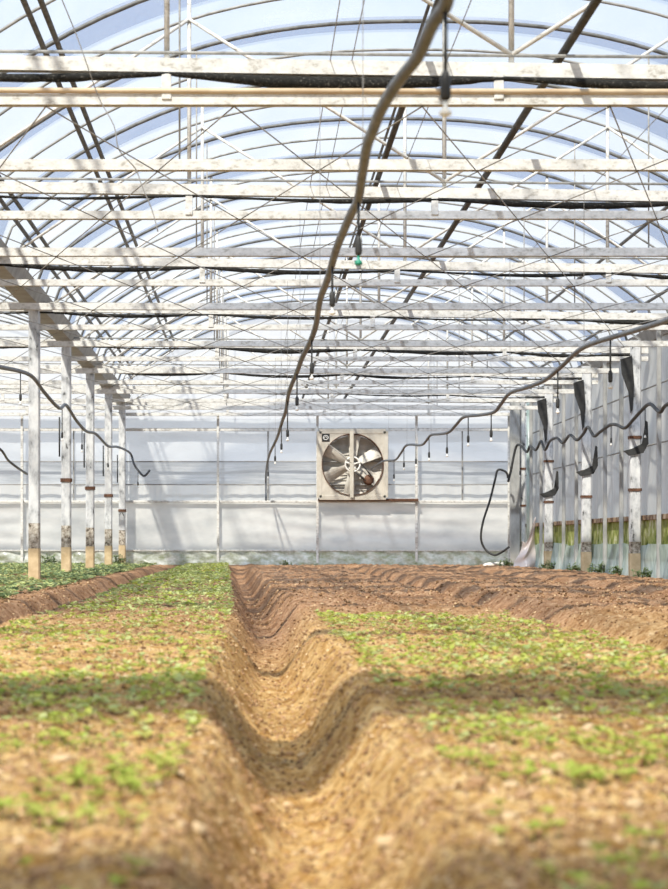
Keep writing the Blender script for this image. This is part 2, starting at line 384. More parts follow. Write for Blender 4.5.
# flat zigzag bracing between beams
allY=sorted(MAIN[3:]+INTER)
for i in range(len(allY)-1):
    a,b=allY[i],allY[i+1]; mb=MB(); x=-4.47+(i%2)*.55; k=0; pts=[]
    while x<5.3:
        pts.append((x,(a if k%2==0 else b),EYE+2.53)); x+=.545; k+=1
    for p,q in zip(pts,pts[1:]):
        mb.tube([p,q],.0045,5)
    o=mb.build('zigzag_bracing',M['steel_thin'],None,True)
    tag(o,f"flat zigzag of thin rods between neighbouring roof beams, {ORD[len(allY)-2-i]} zigzag from the end wall",'bracing','zigzag bracing between the beams')

# shade nets gathered under the upper chords
for i,y in enumerate(MAIN[3:-1]):
    mb=MB(); rs=random.Random(i+5); n=170; pts=[];rad=[]
    for k in range(n):
        x=XL+.1+(XR-XL-.2)*k/(n-1); s=abs(math.sin((x+.5)*PI/2.0))
        sag=.035*s*(.4+1.0*float(vnoise(x*.5+i*7,3.3)))
        r=.008+.030*s*max(0,float(vnoise(x*.6+i*3,8.1))*1.5-.35)+.005*rs.random()
        pts.append((x,y-.025+.01*math.sin(x*3),EYE+2.735+zt(x)-.046-sag*.8-.4*r)); rad.append(r)
    mb.tube(pts,rad,9)
    o=mb.build('shade_net',M['net'],None,True)
    tag(o,f"black shade net gathered under a roof truss, {ORD[len(MAIN)-4-i-1]} net from the end wall",'shade net','gathered shade nets')
# unseen nets added above the front to cast dark bands on the soil
def mat_netadded():
    m,nt,N,L=newmat('added_shade_net'); out=N.new('ShaderNodeOutputMaterial')
    tr=N.new('ShaderNodeBsdfTransparent'); df=N.new('ShaderNodeBsdfDiffuse'); df.inputs['Color'].default_value=(.02,.02,.02,1)
    mx=N.new('ShaderNodeMixShader'); mx.inputs[0].default_value=.72
    L.new(tr.outputs[0],mx.inputs[1]); L.new(df.outputs[0],mx.inputs[2]); L.new(mx.outputs[0],out.inputs['Surface']); return m
NETM=mat_netadded()
for y0,y1,lab in ((2.75,4.05,'unseen black net added on the beam just ahead, to shade the soil'),(.02,.55,'narrow unseen black net added overhead at the very front, to shade the soil')):
    mb=MB()
    def g(u,v):
        x=XL+(XR-XL)*u
        a=y0+.22*float(fbm(x*.9,y0*3,3)); b=y1+.25*float(fbm(x*.8+9,y1*3,3))
        return (x,a+(b-a)*v,EYE+2.66-.05*math.sin(v*PI*3)**2-.04*math.sin((x+.5)*PI/2)**2)
    mb.grid(g,120,14); tag(mb.build('shade_net',NETM,None,True),lab,'shade net','added unseen shade nets')
# tan conduit along the nearest visible truss
mb=MB(); mb.tube([(XL,11.36,EYE+2.625),(XR,11.36,EYE+2.60)],.017,8)
tag(mb.build('conduit_pipe',M['tan_pipe'],None,True),'tan conduit pipe just above the lower beam of the front truss','pipe')

# ------------------------------------------------------------------ wires
def wire(name,pts,r,lab,cat='wire',grp='thin wires under the roof',mat='wire'):
    mb=MB(); mb.tube(pts,r,5); tag(mb.build(name,M[mat],None,True),lab,cat,grp)
for rt,lab in ((.16,'thin wire along the roof, first one left of the central hose'),(.205,'thin wire along the roof between its neighbour and the central hose'),(.402,'thin wire along the roof just right of the central hose'),(.95,'thin wire along the right part of the roof')):
    x=rt*2.79; wire('support_wire',[(x,5,EYE+2.79),(x,YEND,EYE+2.79)],.003,lab)
wire('loose_wire',smooth_path([P(60,-5,11),P(76,34,11.1),P(86,62,11.1),P(99,98,11.2),P(114,126,11.2),P(119,150,11.2),P(135,168,11.3),P(142,186,11.3),P(152,210,11.3),P(158,232,11.3)],4),.0035,'kinked loose wire dangling beside the left twin roof pipes')

# ------------------------------------------------------------------ posts
postY=[23.4,27.4,31.4,35.4,39.1]
for i,y in enumerate(postY):
    x=-2.6; zb=Hs(x,y)-.03
    t=empty('support_post',(x,y,zb))
    tag(t,f"tall mottled white post with tan foot, {['nearest','second nearest','middle','second farthest','farthest'][i]} of the left row",'post','left row of posts')
    w=.13
    mb=MB(); mb.beam((x,y,zb+.42),(x,y,EYE+2.82),w,w,up=(0,1,0)); mb.build('shaft',M['post'],t)
    mb=MB(); mb.beam((x,y,zb+.30),(x,y,zb+.72),w*1.01,w*1.01,up=(0,1,0)); mb.build('splash_band',M['dirty'],t)
    mb=MB(); mb.beam((x,y,zb),(x,y,zb+.42),w*1.06,w*1.06,up=(0,1,0)); mb.build('footing',M['footing'],t)['label']='tan soil-stained foot'
    if i in (1,2,3,4):
        zc=EYE+[0,.85,.85,.83,.62][i]
        mb=MB(); mb.beam((x,y,zc),(x,y,zc+.05),w*1.2,w*1.2,up=(0,1,0)); mb.build('rusty_clamp',M['rust'],t)
    if i:
        mb=MB(); mb.tube([(x-.09,y-.06,EYE+1.2),(x-.09,y-.06,EYE+1.75)],.012,6); mb.build('conduit',M['black'],t,True)
RY=[27.4,31.4,35.4,39.0]
for i,y in enumerate(RY):
    x=5.32; zb=Hs(x,y)-.03
    t=empty('support_post',(x,y,zb))
    tag(t,f"white post along the right side wall, {['nearest','second nearest','second farthest','farthest'][i]} of its row",'post','right row of posts')
    w=.15
    mb=MB(); mb.beam((x,y,zb+.36),(x,y,EYE+2.82),w,w,up=(0,1,0)); mb.build('shaft',M['post'],t)
    mb=MB(); mb.beam((x,y,zb+.28),(x,y,zb+.52),w*1.01,w*1.01,up=(0,1,0)); mb.build('splash_band',M['dirty'],t)
    mb=MB(); mb.beam((x,y,zb),(x,y,zb+.36),w*1.06,w*1.06,up=(0,1,0)); mb.build('footing',M['footing'],t)
    for zc in (.72,1.12 if i==1 else 1.45):
        mb=MB(); mb.beam((x,y,EYE+zc),(x,y,EYE+zc+.04),w*1.15,w*1.15,up=(0,1,0)); mb.build('rusty_clamp',M['rust'],t)
    # black film remnants (solid, folded)
    def scrap(pts,th=.02):
        mb=MB(); n=len(pts)
        mb.add([(a,y-.10,b) for a,b in pts]+[(a,y-.10+th,b) for a,b in pts],[tuple(range(n)),tuple(range(2*n-1,n-1,-1))]+[(k,n+k,n+(k+1)%n,(k+1)%n) for k in range(n)])
        return mb
    s=scrap([(x-.22,EYE+2.55),(x-.06,EYE+2.6),(x-.03,EYE+2.2),(x-.05,EYE+1.85),(x-.08,EYE+1.80),(x-.11,EYE+2.1),(x-.20,EYE+2.35)])
    tag(s.build('film_scrap',M['black']),f"torn black film hanging beside the {['nearest','second nearest','second farthest','farthest'][i]} right post near the roof",'film scrap','black film scraps')
    if i<3:
        b=[1.28,1.13,.88][i]
        s=scrap([(x-.18,EYE+b),(x-.06,EYE+b+.03),(x+.08,EYE+b+.1),(x+.13,EYE+b+.42),(x+.16,EYE+b+.40),(x+.17,EYE+b+.1),(x+.10,EYE+b-.03),(x-.10,EYE+b-.07)])
        tag(s.build('film_scrap',M['black']),f"black film tied round the {['nearest','second nearest','second farthest'][i]} right post at mid height",'film scrap','black film scraps')

# ------------------------------------------------------------------ end wall
YW=YEND
def wall_panel(name,x0,x1,z0,z1,y,mat,amp,fn=None,nu=140,nv=26):
    mb=MB()
    def g(u,v):
        x=x0+(x1-x0)*u; z=z0+(z1-z0)*v
        return (x,y+(fn(x,z,v) if fn else amp*float(fbm(x*1.5,z*3,2))),z)
    mb.grid(g,nu,nv); return mb.build(name,mat,None,True)
WX0,WX1=-7.9,5.75
struct(wall_panel('wall_back',WX0,WX1,EYE+1.62,EYE+2.5,YW+.02,M['wallup'],.06))
struct(wall_panel('wall_back',WX0,WX1,EYE+1.17,EYE+1.64,YW+.03,M['wallmid'],.08))
struct(wall_panel('wall_back',WX0,WX1,EYE+.82,EYE+1.18,YW+.04,M['wallfold'],0,lambda x,z,v:.008*math.sin(x*17+2*math.sin(x*2.1))))
# gable above
mb=MB(); vs=[];fs=[]
for cx in (CX,CX-8.24):
    pr=arch_pts(cx,40); b=len(vs)
    for x,z in pr: vs+=[(x,YW+.02,EYE+2.48),(x,YW+.02,z)]
    fs+=[(b+2*i,b+2*i+2,b+2*i+3,b+2*i+1) for i in range(len(pr)-1)]
mb.add(vs,fs); struct(mb.build('wall_back',M['gable']))
def cur(x,z,v):
    return .016*math.sin(z*24+2.6*math.sin(x*.55)+x*1.1)*(.3+.7*v)*(.5+.5*math.sin(x*.7))+.05*float(fbm(x*.8,z*2,2))
o=wall_panel('film_curtain',WX0,WX1,EYE-.17,EYE+.84,YW-.06,M['curtain'],0,cur,220,50); tag(o,'greyish white roll-up film curtain with slack folds on the end wall','film curtain')
def sk(x,z,v):
    return -.10*(1-v)+.03*math.sin(x*11+z*16+2*math.sin(x*1.7))+.08*float(fbm(x*3,z*5,3))
o=wall_panel('film_skirt',WX0,WX1,-.03,EYE-.15,YW-.10,M['skirt'],0,sk,420,16); tag(o,'crinkled greenish film skirt along the foot of the end wall','film skirt')
xsv=[-4.62,-2.64,-.70,1.29,3.27,5.12]
nmv=['far left end, in the neighbouring bay','behind the left post row','second bay left of the fan','left edge of the fan','right of the fan','right corner']
for x,nm in zip(xsv,nmv):
    mb=MB(); mb.beam((x,YW-.16,0),(x,YW-.16,EYE+2.56),.05,.05,up=(0,1,0)); tag(mb.build('end_wall_post',M['steel']),f"slim cream upright of the end wall, {nm}",'upright','uprights of the end wall')
for k,x in enumerate(((-3.6),(.3),(2.3),(4.2))):
    mb=MB(); mb.beam((x,YW-.02,EYE+.85),(x,YW-.02,EYE+2.3),.025,.02,up=(0,1,0)); tag(mb.build('glazing_bar',M['gutter']),f"thin grey bar behind the end wall film, {ORD[k]} bar from the left",'bar','thin bars of the end wall')
for z,w,lab,mt in ((2.27,.06,'cream rail across the end wall at the top of the fan','steel'),(.83,.045,'cream rail across the end wall at the sill of the fan','steel'),(1.17,.022,'thin rail across the end wall above the folded film band','gutter'),(1.63,.02,'thin rail across the end wall through the pale upper film','gutter'),(-.15,.03,'low rail holding the foot of the end wall curtain','steel')):
    mb=MB(); mb.beam((WX0,YW-.13,EYE+z),(5.3,YW-.13,EYE+z),.04,w); tag(mb.build('end_wall_rail',M[mt]),lab,'rail','rails of the end wall')
# dark rolled sill beneath the fan
mb=MB(); mb.beam((1.3,YW-.22,EYE+.86),(3.3,YW-.22,EYE+.86),.09,.05); tag(mb.build('fan_sill',M['rust']),'dark rusty sill bar running under the fan','sill')

# ------------------------------------------------------------------ exhaust fan
def make_fan():
    cx,cy,cz=1.985,YW-.30,EYE+1.565; S=.66; R=.605
    t=empty('exhaust_fan',(cx,cy,cz-S)); tag(t,'big square exhaust fan with six dusty blades on the end wall','fan')
    n=64; mb=MB(); vs=[]
    # front plate with a round opening, given depth
    def sq(a):
        c,s=math.cos(a),math.sin(a); k=S/max(abs(c),abs(s)); return c*k,s*k
    for yy in (0,.03):
        for k in range(n):
            a=2*PI*k/n; X,Z=sq(a); vs.append((cx+X,cy+yy,cz+Z)); vs.append((cx+R*math.cos(a),cy+yy,cz+R*math.sin(a)))
    o2=2*n; fs=[]
    for k in range(n):
        a=2*k; b=2*((k+1)%n)
        fs+=[(a,b,b+1,a+1),(o2+a,o2+a+1,o2+b+1,o2+b),(a+1,b+1,o2+b+1,o2+a+1),(a,o2+a,o2+b,b)]
    mb.add(vs,fs); mb.build('front_plate',M['fan_body'],t)
    mb=MB()
    for a,b in (((-S,-S),(S,-S)),((S,-S),(S,S)),((S,S),(-S,S)),((-S,S),(-S,-S))):
        mb.beam((cx+a[0],cy+.02,cz+a[1]),(cx+b[0],cy+.02,cz+b[1]),.10,.055,up=(0,1,0))
    mb.build('outer_frame',M['fan_body'],t)
    mb=MB(); vs=[]
    for yy,r in ((-.03,R+.012),(.20,R+.012),(.20,R),(-.03,R)):
        for k in range(n): a=2*PI*k/n; vs.append((cx+r*math.cos(a),cy+yy,cz+r*math.sin(a)))
    fs=[(j*n+k,j*n+(k+1)%n,((j+1)%4)*n+(k+1)%n,((j+1)%4)*n+k) for j in range(4) for k in range(n)]
    mb.add(vs,fs); mb.build('shroud_ring',M['rust'],t,True)
    sh=empty('shutter',(cx,cy+.2,cz)); sh.parent=t; sh.matrix_parent_inverse=Matrix.Translation(-Vector(t.location))
    for k in range(12):
        z=cz-S+.05+k*(2*S-.1)/12
        mb=MB(); mb.beam((cx-S+.03,cy+.23,z+.05),(cx+S-.03,cy+.23,z+.05),.012,.108,up=(0,.28,1)); mb.build('slat',M['fan_slat'],sh)
    for ai,ang in enumerate((86,27,-33,-96,-153,150)):
        a=math.radians(ang); rad=Vector((math.cos(a),0,math.sin(a))); tg=Vector((-math.sin(a),0,math.cos(a)))
        mb=MB(); nu=9; vs=[]
        for side in (0,1):
            for i in range(nu):
                s=i/(nu-1); r=.13+(.59-.13)*s; w=.080+.055*s; tw=math.radians(34-12*s)
                for q in (-1,-.5,0,.5,1):
                    off=tg*(w*q*math.cos(tw))+Vector((0,1,0))*(w*q*math.sin(tw)+.02*q*q)
                    p=Vector((cx,cy+.08,cz))+rad*r+off+Vector((0,.006*side,0)); vs.append(p)
        m=nu*5; fs=[]
        for i in range(nu-1):
            for j in range(4):
                b=i*5+j; fs.append((b,b+1,b+6,b+5)); fs.append((m+b,m+b+5,m+b+6,m+b+1))
        ring=[i*5 for i in range(nu)]+[(nu-1)*5+j for j in range(1,5)]+[i*5+4 for i in range(nu-2,-1,-1)]+[j for j in range(3,0,-1)]
        for k in range(len(ring)):
            a_,b_=ring[k],ring[(k+1)%len(ring)]; fs.append((a_,b_,m+b_,m+a_))
        mb.add(vs,fs); mb.build('fan_blade',M['fan_blade'],t)
    mb=MB(); mb.lathe([(.05,-.05),(.14,-.05),(.14,.01),(.05,.01)],(cx,cy+.03,cz),'y',24); 
    hb=MB(); hb.tube([(cx+.145*math.cos(2*PI*k/28),cy-.03,cz+.145*math.sin(2*PI*k/28)) for k in range(29)],.017,8)
    for k in range(5):
        a=2*PI*k/5+.3; hb.beam((cx,cy-.03,cz),(cx+.145*math.cos(a),cy-.03,cz+.145*math.sin(a)),.03,.03,up=(0,1,0))
    hb.lathe([(.04,-.06),(.045,-.02),(.045,.08)],(cx,cy,cz),'y',16)
    hb.build('pulley_wheel',M['pvc'],t,True)
    mb=MB(); mb.beam((cx-.02,cy-.06,cz-S),(cx-.02,cy-.06,cz+S),.075,.03,up=(0,1,0)); mb.build('support_bar',M['fan_body'],t)
    mb=MB(); mb.lathe([(.03,.0),(.075,.01),(.10,.03),(.11,.16),(.05,.19)],(cx+.33,cy+.02,cz-.30),'y',18); mb.build('motor',M['rust'],t,True)
    mb=MB(); mb.tube([(cx+.03,cy-.03,cz-.14),(cx+.26,cy-.03,cz-.33)],.012,6); mb.tube([(cx+.12,cy-.03,cz+.08),(cx+.38,cy-.03,cz-.24)],.012,6); mb.build('drive_belt',M['black'],t,True)
    pl=MB(); pl.box(cx-S+.05,cx-S+.20,cy-.012,cy,cz+S-.20,cz+S-.05); plate=pl.build('badge_plate',M['black'],t)
    e=MB(); c=Vector((cx-S+.125,cy-.018,cz+S-.125))
    e.tube([c+Vector((.05*math.cos(2*PI*k/20),0,.042*math.sin(2*PI*k/20))) for k in range(21)],.007,5)
    e.tube([c+Vector((-.028,0,-.01)),c+Vector((0,0,.022)),c+Vector((.03,0,-.012))],.006,5)
    em=e.build('badge_emblem',M['white'],plate); em.matrix_parent_inverse=Matrix.Translation(Vector((0,0,0)))
    em.matrix_parent_inverse=Matrix.Identity(4)
    # emblem vertices are in world space and the plate's own matrix is identity once parented to the fan
    mb=MB(); mb.tube([(cx-.5,cy-.04,cz+.42),(cx-.02,cy-.07,cz+.02)],.008,5); mb.build('stay_rod',M['steel_thin'],t,True)
make_fan()

# ------------------------------------------------------------------ right side wall
XW=5.55
def side_panel(name,y0,y1,z0f,z1f,x,mat,fn,nu=160,nv=20):
    mb=MB()
    def g(u,v):
        y=y0+(y1-y0)*u; a=z0f(y); b=z1f(y); z=a+(b-a)*v
        return (x+fn(y,z,v),y,z)
    mb.grid(g,nu,nv); return mb.build(name,mat,None,True)
struct(side_panel('wall_right',8,YW+.05,lambda y:EYE+.28,lambda y:EYE+3.0,XW,M['sidefilm'],lambda y,z,v:.02*math.sin(y*7+math.sin(z*2))+.06*float(fbm(y*1.2,z*1.5,2))))
o=side_panel('algae_board',12,YW-.2,lambda y:EYE-.25,lambda y:EYE+.33,XW-.09,M['algae'],lambda y,z,v:.02*float(fbm(y*4,z*4,2))); tag(o,'green algae-covered board low along the right side wall','board')
o=side_panel('film_skirt',12,YW-.2,lambda y:-.04,lambda y:EYE-.02+.16*float(fbm(y*.9,2.2,2)),XW-.14,M['sideskirt'],lambda y,z,v:-.06*(1-v)+.03*math.sin(y*9+z*6)+.06*float(fbm(y*2.5,z*3,3)),260,14); tag(o,'teal-grey film skirt at the foot of the right side wall','film skirt')
mb=MB(); mb.beam((XW-.11,12,EYE+.35),(XW-.11,YW-.1,EYE+.35),.05,.07); tag(mb.build('rusty_rail',mat_simple('rusty_rail_paint',[(.38,(.08,.04,.025)),(.5,(.26,.17,.10)),(.65,(.42,.34,.25))],5,.8)),'rusty brown rail above the green board on the right wall','rail')
my=[y for y in np.arange(26.07,39,1.333) if min(abs(y-p) for p in RY)>.3]
for i,y in enumerate(my):
    mb=MB(); mb.beam((XW-.17,y,-.03),(XW-.17,y,EYE+2.9),.055,.07,up=(0,1,0)); tag(mb.build('wall_mullion',M['grey']),f"narrow grey upright on the right side wall, {ORD[i]} from the front",'upright','narrow uprights of the right wall')
for z,k in ((1.35,0),(2.15,1)):
    mb=MB(); mb.tube([(XW-.07,12,EYE+z),(XW-.07,YW,EYE+z)],.012,6); tag(mb.build('wall_wire',M['gutter'],None,True),('upper' if k else 'lower')+' thin horizontal bar along the grey right side wall','bar','thin bars of the right wall')
# corner column and downpipe
mb=MB(); mb.beam((5.18,38.9,0),(5.18,38.9,EYE+2.8),.2,.12,up=(0,1,0)); tag(mb.build('corner_column',M['grey']),'broad grey column in the right far corner','column')
mb=MB(); mb.tube([(5.36,38.2,0),(5.36,38.2,EYE+2.8)],.05,12); tag(mb.build('downpipe',M['sideskirt'],None,True),'pale greenish downpipe in front of the right far corner','pipe')
# loose sheet
mb=MB()
def shf(u,v):
    w=.40-.16*v+.04*math.sin(v*7); x=5.14+.10*v+(u-.5)*w; z=.02+v*(.52+.34*u-.12*math.sin(u*5))
    return (x,37.3-.14*math.sin(u*PI)*(1-.5*v)+.03*math.sin(u*8+v*5)+.03*math.sin(v*11-u*3),z)
mb.grid(shf,24,24); o=mb.build('plastic_sheet',M['sheet'],None,True)
sm=o.modifiers.new('thickness','SOLIDIFY'); sm.thickness=.006
tag(o,'crumpled pinkish white plastic sheet leaning in the right far corner','plastic sheet')
# white pvc elbow on the ground
mb=MB(); y=38.6
mb.tube(smooth_path([P(485,570.5,y),P(485,566.5,y),P(488,565,y),P(499,564.5,y),P(503,564.5,y)],4),.05,10); tag(mb.build('pvc_pipe',M['pvc'],None,True),'short white elbow pipe on the ground by the right far corner','pipe')

# ------------------------------------------------------------------ hoses
def hose(pts,r,lab,mat='hose',n=6,grp=None,hang=()):
    path=smooth_path(pts,n); mb=MB(); mb.tube(path,r,10); o=mb.build('hose',M[mat],None,True); tag(o,lab,'hose',grp)
    for q in hang:
        p=min(path,key=lambda v:abs(v.y-q)); mb=MB(); mb.tube([p,(p.x,p.y,EYE+2.56)],.0022,4)
        mb.build('hanger_wire',M['wire'],o)
    return path
cpx=[(458,-60),(447,0),(440,13),(432,25),(418,56),(404,74),(391,92),(380,112),(373,130),(367,146),(362,176),(358,200),(351,214),(344,230),(336,250),(328,278),(320,300),(316,325),(310,342),(302,358),(297,372),(289,392),(286,410),(282,422),(277,438),(269,456),(266,474)]
cp=[P(x,y,min(1.40*F/(VY-y),38.6)) for x,y in cpx]; cp.append(P(266,500,38.6))
HC=hose(cp,.019,'thick grey central hose sagging from the roof towards the end wall',n=5,grp='sagging hoses',hang=(7.4,11.4,15.4,19.4,23.4,27.4,31.4))
rpx=[(720,300),(668,320),(630,332),(584,347),(562,366),(545,380),(528,387),(510,393),(501,404),(494,412),(480,415),(464,417),(456,425),(449,432),(440,434),(431,435),(426,441),(421,445),(407,445),(401,453),(395,460),(384,461),(372,468)]
HR=hose([P(x,y,2.30*F/(x-VX)) if 2.30*F/(x-VX)<36 else P(x,y,min(2.30*F/(x-VX),38.4)) for x,y in rpx],.017,'dark hose stepping down from the right towards the fan',n=5,grp='sagging hoses',hang=(13.6,17.6,21.4,25.4,29.4,33.4))
lpx=[(-30,362),(0,367),(30,375),(44,392),(59,408),(66,405),(76,420),(86,431),(96,434),(108,446),(118,447),(130,453),(134,464),(138,470),(144,476),(150,470)]
HL=hose([P(x,y,min(max(2.45*F/max(VX-x,1),12),38.5)) for x,y in lpx],.022,'dark hose stepping along the left row of white posts',n=5,grp='sagging hoses')
HN=hose([P(-20,438,34),P(0,449,34),P(8,460,34.5),P(18,468,35),P(27,474,36)],.022,'dark hose in the neighbouring bay left of the white posts',n=5,grp='sagging hoses')
wpx=[(700,396),(668,404),(660,412),(650,404),(641,411),(633,420),(625,428),(617,425),(610,425),(600,432),(594,436),(588,427),(584,433),(577,440),(570,435),(563,443),(557,438),(550,441),(545,450),(541,441),(536,450),(530,446),(527,452),(521,446),(516,447),(511,470),(508,482)]
HW=hose([P(x,y,min(5.20*F/(x-VX),38.4)) for x,y in wpx],.024,'wavy black hose hung along the right side wall','black',n=5,grp='black hoses on the right')
hose([P(508,478,38.5),P(506,472,38.5),P(498,470,38.5),P(495,480,38.5),P(490,500,38.5),P(483,522,38.5),P(481,538,38.5),P(485,549,38.5),P(494,555,38.4),P(502,552,38.3),P(509,547,38.2)],.022,'black hose hanging in a long loop in the right far corner','black',grp='black hoses on the right')

# ------------------------------------------------------------------ sprinkler droppers
drop_meshes={}
def dropper(px,pt,pb,path,lab,grp,cap=False):
    dense=[a.lerp(b,k/6) for a,b in zip(path,path[1:]) for k in range(6)]
    top=min(dense,key=lambda v:abs(VX+F*v.x/v.y-px)+.4*abs(VY-F*(v.z-EYE)/v.y-pt)).copy(); L=(pb-pt)*top.y/F; bot=top-Vector((0,0,L))
    t=empty('sprinkler_dropper',bot); tag(t,lab,'sprinkler',grp)
    mb=MB(); mb.tube([bot+Vector((0,0,.05)),top],.006,6); mb.build('feed_tube',M['black'],t,True)
    mb=MB(); mb.lathe([(.004,-.005),(.012,0),(.0145,.01),(.0145,.058),(.009,.072),(.004,.080)],bot+Vector((0,0,.03)),'z',12); mb.build('weight',M['black'],t,True)
    mb=MB(); mb.lathe([(.004,-.045),(.016,-.04),(.016,-.03),(.006,-.02),(.006,.0)],bot+Vector((0,0,.03)),'z',10); mb.build('nozzle',M['lid'] if cap else M['pvc'],t,True)
for i,(px,pt,pb,Y) in enumerate(((447,16,122,5.25),(367,198,262,9.0),(333,263,312,11.3),(312,345,385,14.5),(297,375,412,17.0),(291,400,440,21),(282,424,452,25),(275,442,463,29),(269,460,478,34))):
    dropper(px,pt,pb,HC,f"small black sprinkler hanging from the central hose, {ORD[i]} from the front",'sprinklers on the central hose',i==1)
for i,(px,pt,pb) in enumerate(((610,340,389),(558,371,413),(491,413,440),(468,417,446),(447,433,456),(429,436,459),(416,446,467),(404,449,470),(394,460,480))):
    dropper(px,pt,pb,HR,f"small black sprinkler hanging from the right stepped hose, {ORD[i]} from the front",'sprinklers on the right hose')
for i,(px,pt,pb) in enumerate(((62,407,440),(82,427,451),(108,447,470),(138,471,488))):
    dropper(px,pt,pb,HL,f"small black sprinkler on the hose along the left posts, {ORD[i]} from the front",'sprinklers on the left hose')
for i,(px,pt,pb) in enumerate(((645,410,440),(611,426,446),(520,447,478))):
    dropper(px,pt,pb,HW,f"small black sprinkler on the wavy hose of the right wall, {ORD[i]} from the front",'sprinklers on the wavy hose')
dropper(20,372,404,HL,'small black sprinkler hanging left of the nearest white post','sprinklers in the left bay')

# ------------------------------------------------------------------ seedlings
def leaf(mb,base,az,elev,L,W,curl=.25):
    d=Vector((math.cos(az)*math.cos(elev),math.sin(az)*math.cos(elev),math.sin(elev)))
    sd=Vector((-math.sin(az),math.cos(az),0)); up=sd.cross(d)*-1
    if up.z<0: up=-up
    b=Vector(base)
    p0=b; m1=b+d*L*.35; m2=b+d*L*.75-up*L*curl*.25; tip=b+d*L-up*L*curl*.6
    mb.add([p0,m1+sd*W*.5+up*W*.12,m1-sd*W*.5+up*W*.12,m1,m2+sd*W*.42+up*W*.1,m2-sd*W*.42+up*W*.1,m2,tip],
           [(0,3,1),(0,2,3),(3,6,4,1),(2,5,6,3),(6,7,4),(5,7,6)])
def seedling_mb(rs,s=1.0,base=(0,0,0),mb=None,nl=None):
    mb=mb or MB(); b=Vector(base); h=s*(.010+.010*rs.random()); az=rs.random()*6.28
    mb.tube([b-Vector((0,0,.008)),b+Vector((0,0,h))],.0012*s,4,False)
    top=b+Vector((0,0,h)); n=nl or rs.choice((2,3,4,4))
    for k in range(n):
        a=az+k*2*PI/n+rs.uniform(-.3,.3); leaf(mb,top,a,rs.uniform(.15,.7),s*rs.uniform(.014,.022),s*rs.uniform(.011,.017))
    return mb
rs=random.Random(3)
def c1(Y): return float(c1v(Y))
def density_left(x,Y): return 1
protos=[]
for k in range(8):
    protos.append(seedling_mb(rs,1.0).mesh('seedling',M['leaf1'] if k%2 else M['leaf2'],False))
# candidate positions for the whole field
cand=[]
def scatter(x0f,x1f,y0,y1,dens,clump,seed):
    r=random.Random(seed); out=[]
    y=y0
    while y<y1:
        dy=.05 if y<8 else .12
        a,b=x0f(y),x1f(y); lam=dens(y)*(b-a)*dy; n=int(lam)+(r.random()<lam-int(lam))
        for _ in range(n):
            x=r.uniform(a,b); yy=y+r.random()*dy
            if float(vnoise(x*clump+seed,yy*clump*.7))*.55+float(vnoise(x*1.3+seed,yy*.9))*.35+.8*r.random()>1.0: out.append((x,yy))
        y+=dy
    return out
def visible(x,Y,m=12):
    px=VX+F*x/Y; py=VY+F*.45/Y
    return -m<px<668+m and py<889+m
dl=lambda y: 1300 if y<4.6 else (1150 if y<7 else 720)
L1=scatter(lambda y:-1.32,lambda y:c1(y)-.24,2.4,12,dl,5,21)
L2=scatter(lambda y:c1(y)+.28,lambda y:1.60,2.4,12.3,dl,5,33)
near=[(x,y) for x,y in L1+L2 if visible(x,y,0)]
near.sort(key=lambda p:p[1])
rest=[(x,y) for x,y in L1+L2 if y<1e9]
solo=near[:300]; solo_set=set(solo)
for k,(x,y) in enumerate(solo):
    o=bpy.data.objects.new('seedling',protos[k%8]); COL.objects.link(o)
    s=rs.uniform(.8,1.35); o.scale=(s,s,s); o.rotation_euler=(0,0,rs.random()*6.28); o.location=(x,y,Hs(x,y))
    left=x<c1(y)
    tag(o,'tiny yellow-green seedling on the nearest part of the '+('left' if left else 'right')+' bed beside the central furrow','seedling','seedlings at the front of the '+('left' if left else 'right')+' bed')
def bulk(name,pts,mats,sc,label,nl=3,step=1.0):
    hz=HT(np.array([p[0] for p in pts]),np.array([p[1] for p in pts]))
    mb=MB(); r=random.Random(len(pts)); mi=[]
    for (x,y),z in zip(pts,hz):
        f0=len(mb.f); s=sc(y)*r.uniform(.7,1.35); b=Vector((x,y,float(z)-.002)); az=r.random()*6.28; h=s*.012
        for k in range(nl):
            leaf(mb,b+Vector((0,0,h)),az+k*2*PI/nl+r.uniform(-.4,.4),r.uniform(.1,.8),s*r.uniform(.016,.024),s*r.uniform(.012,.018))
        q=r.randrange(len(mats)); mi+= [q]*(len(mb.f)-f0)
    me=mb.mesh(name,mats[0])
    for m_ in mats[1:]: me.materials.append(m_)
    me.polygons.foreach_set('material_index',mi)
    o=bpy.data.objects.new(name,me); COL.objects.link(o); tag(o,label,'seedlings',kind='stuff')
bulk('seedling_carpet',[p for p in L1 if p not in solo_set]+[p for p in L2 if p not in solo_set],[M['leaf1'],M['leaf2'],M['leaf3']],lambda y:1.0 if y<7 else 1.15,'sparse carpet of yellow-green seedlings on the two middle beds')
L3=scatter(lambda y:-1.30,lambda y:c1(y)-.22,12,39.2,lambda y:560,3,44)
bulk('far_seedling_carpet',L3,[M['leaf3'],M['leaf2'],M['leaf3']],lambda y:1.35 if y<20 else 1.8,'denser pale green seedlings on the far half of the left bed')
L4=scatter(lambda y:-3.6-(y-12)*.06,lambda y:-1.93,12,39.2,lambda y:560,3,55)
bulk('leafy_crop',L4,[M['leafdark'],M['leaf3'],M['leafdark']],lambda y:2.2,'dense dark green young crop around the white posts on the far left bed')
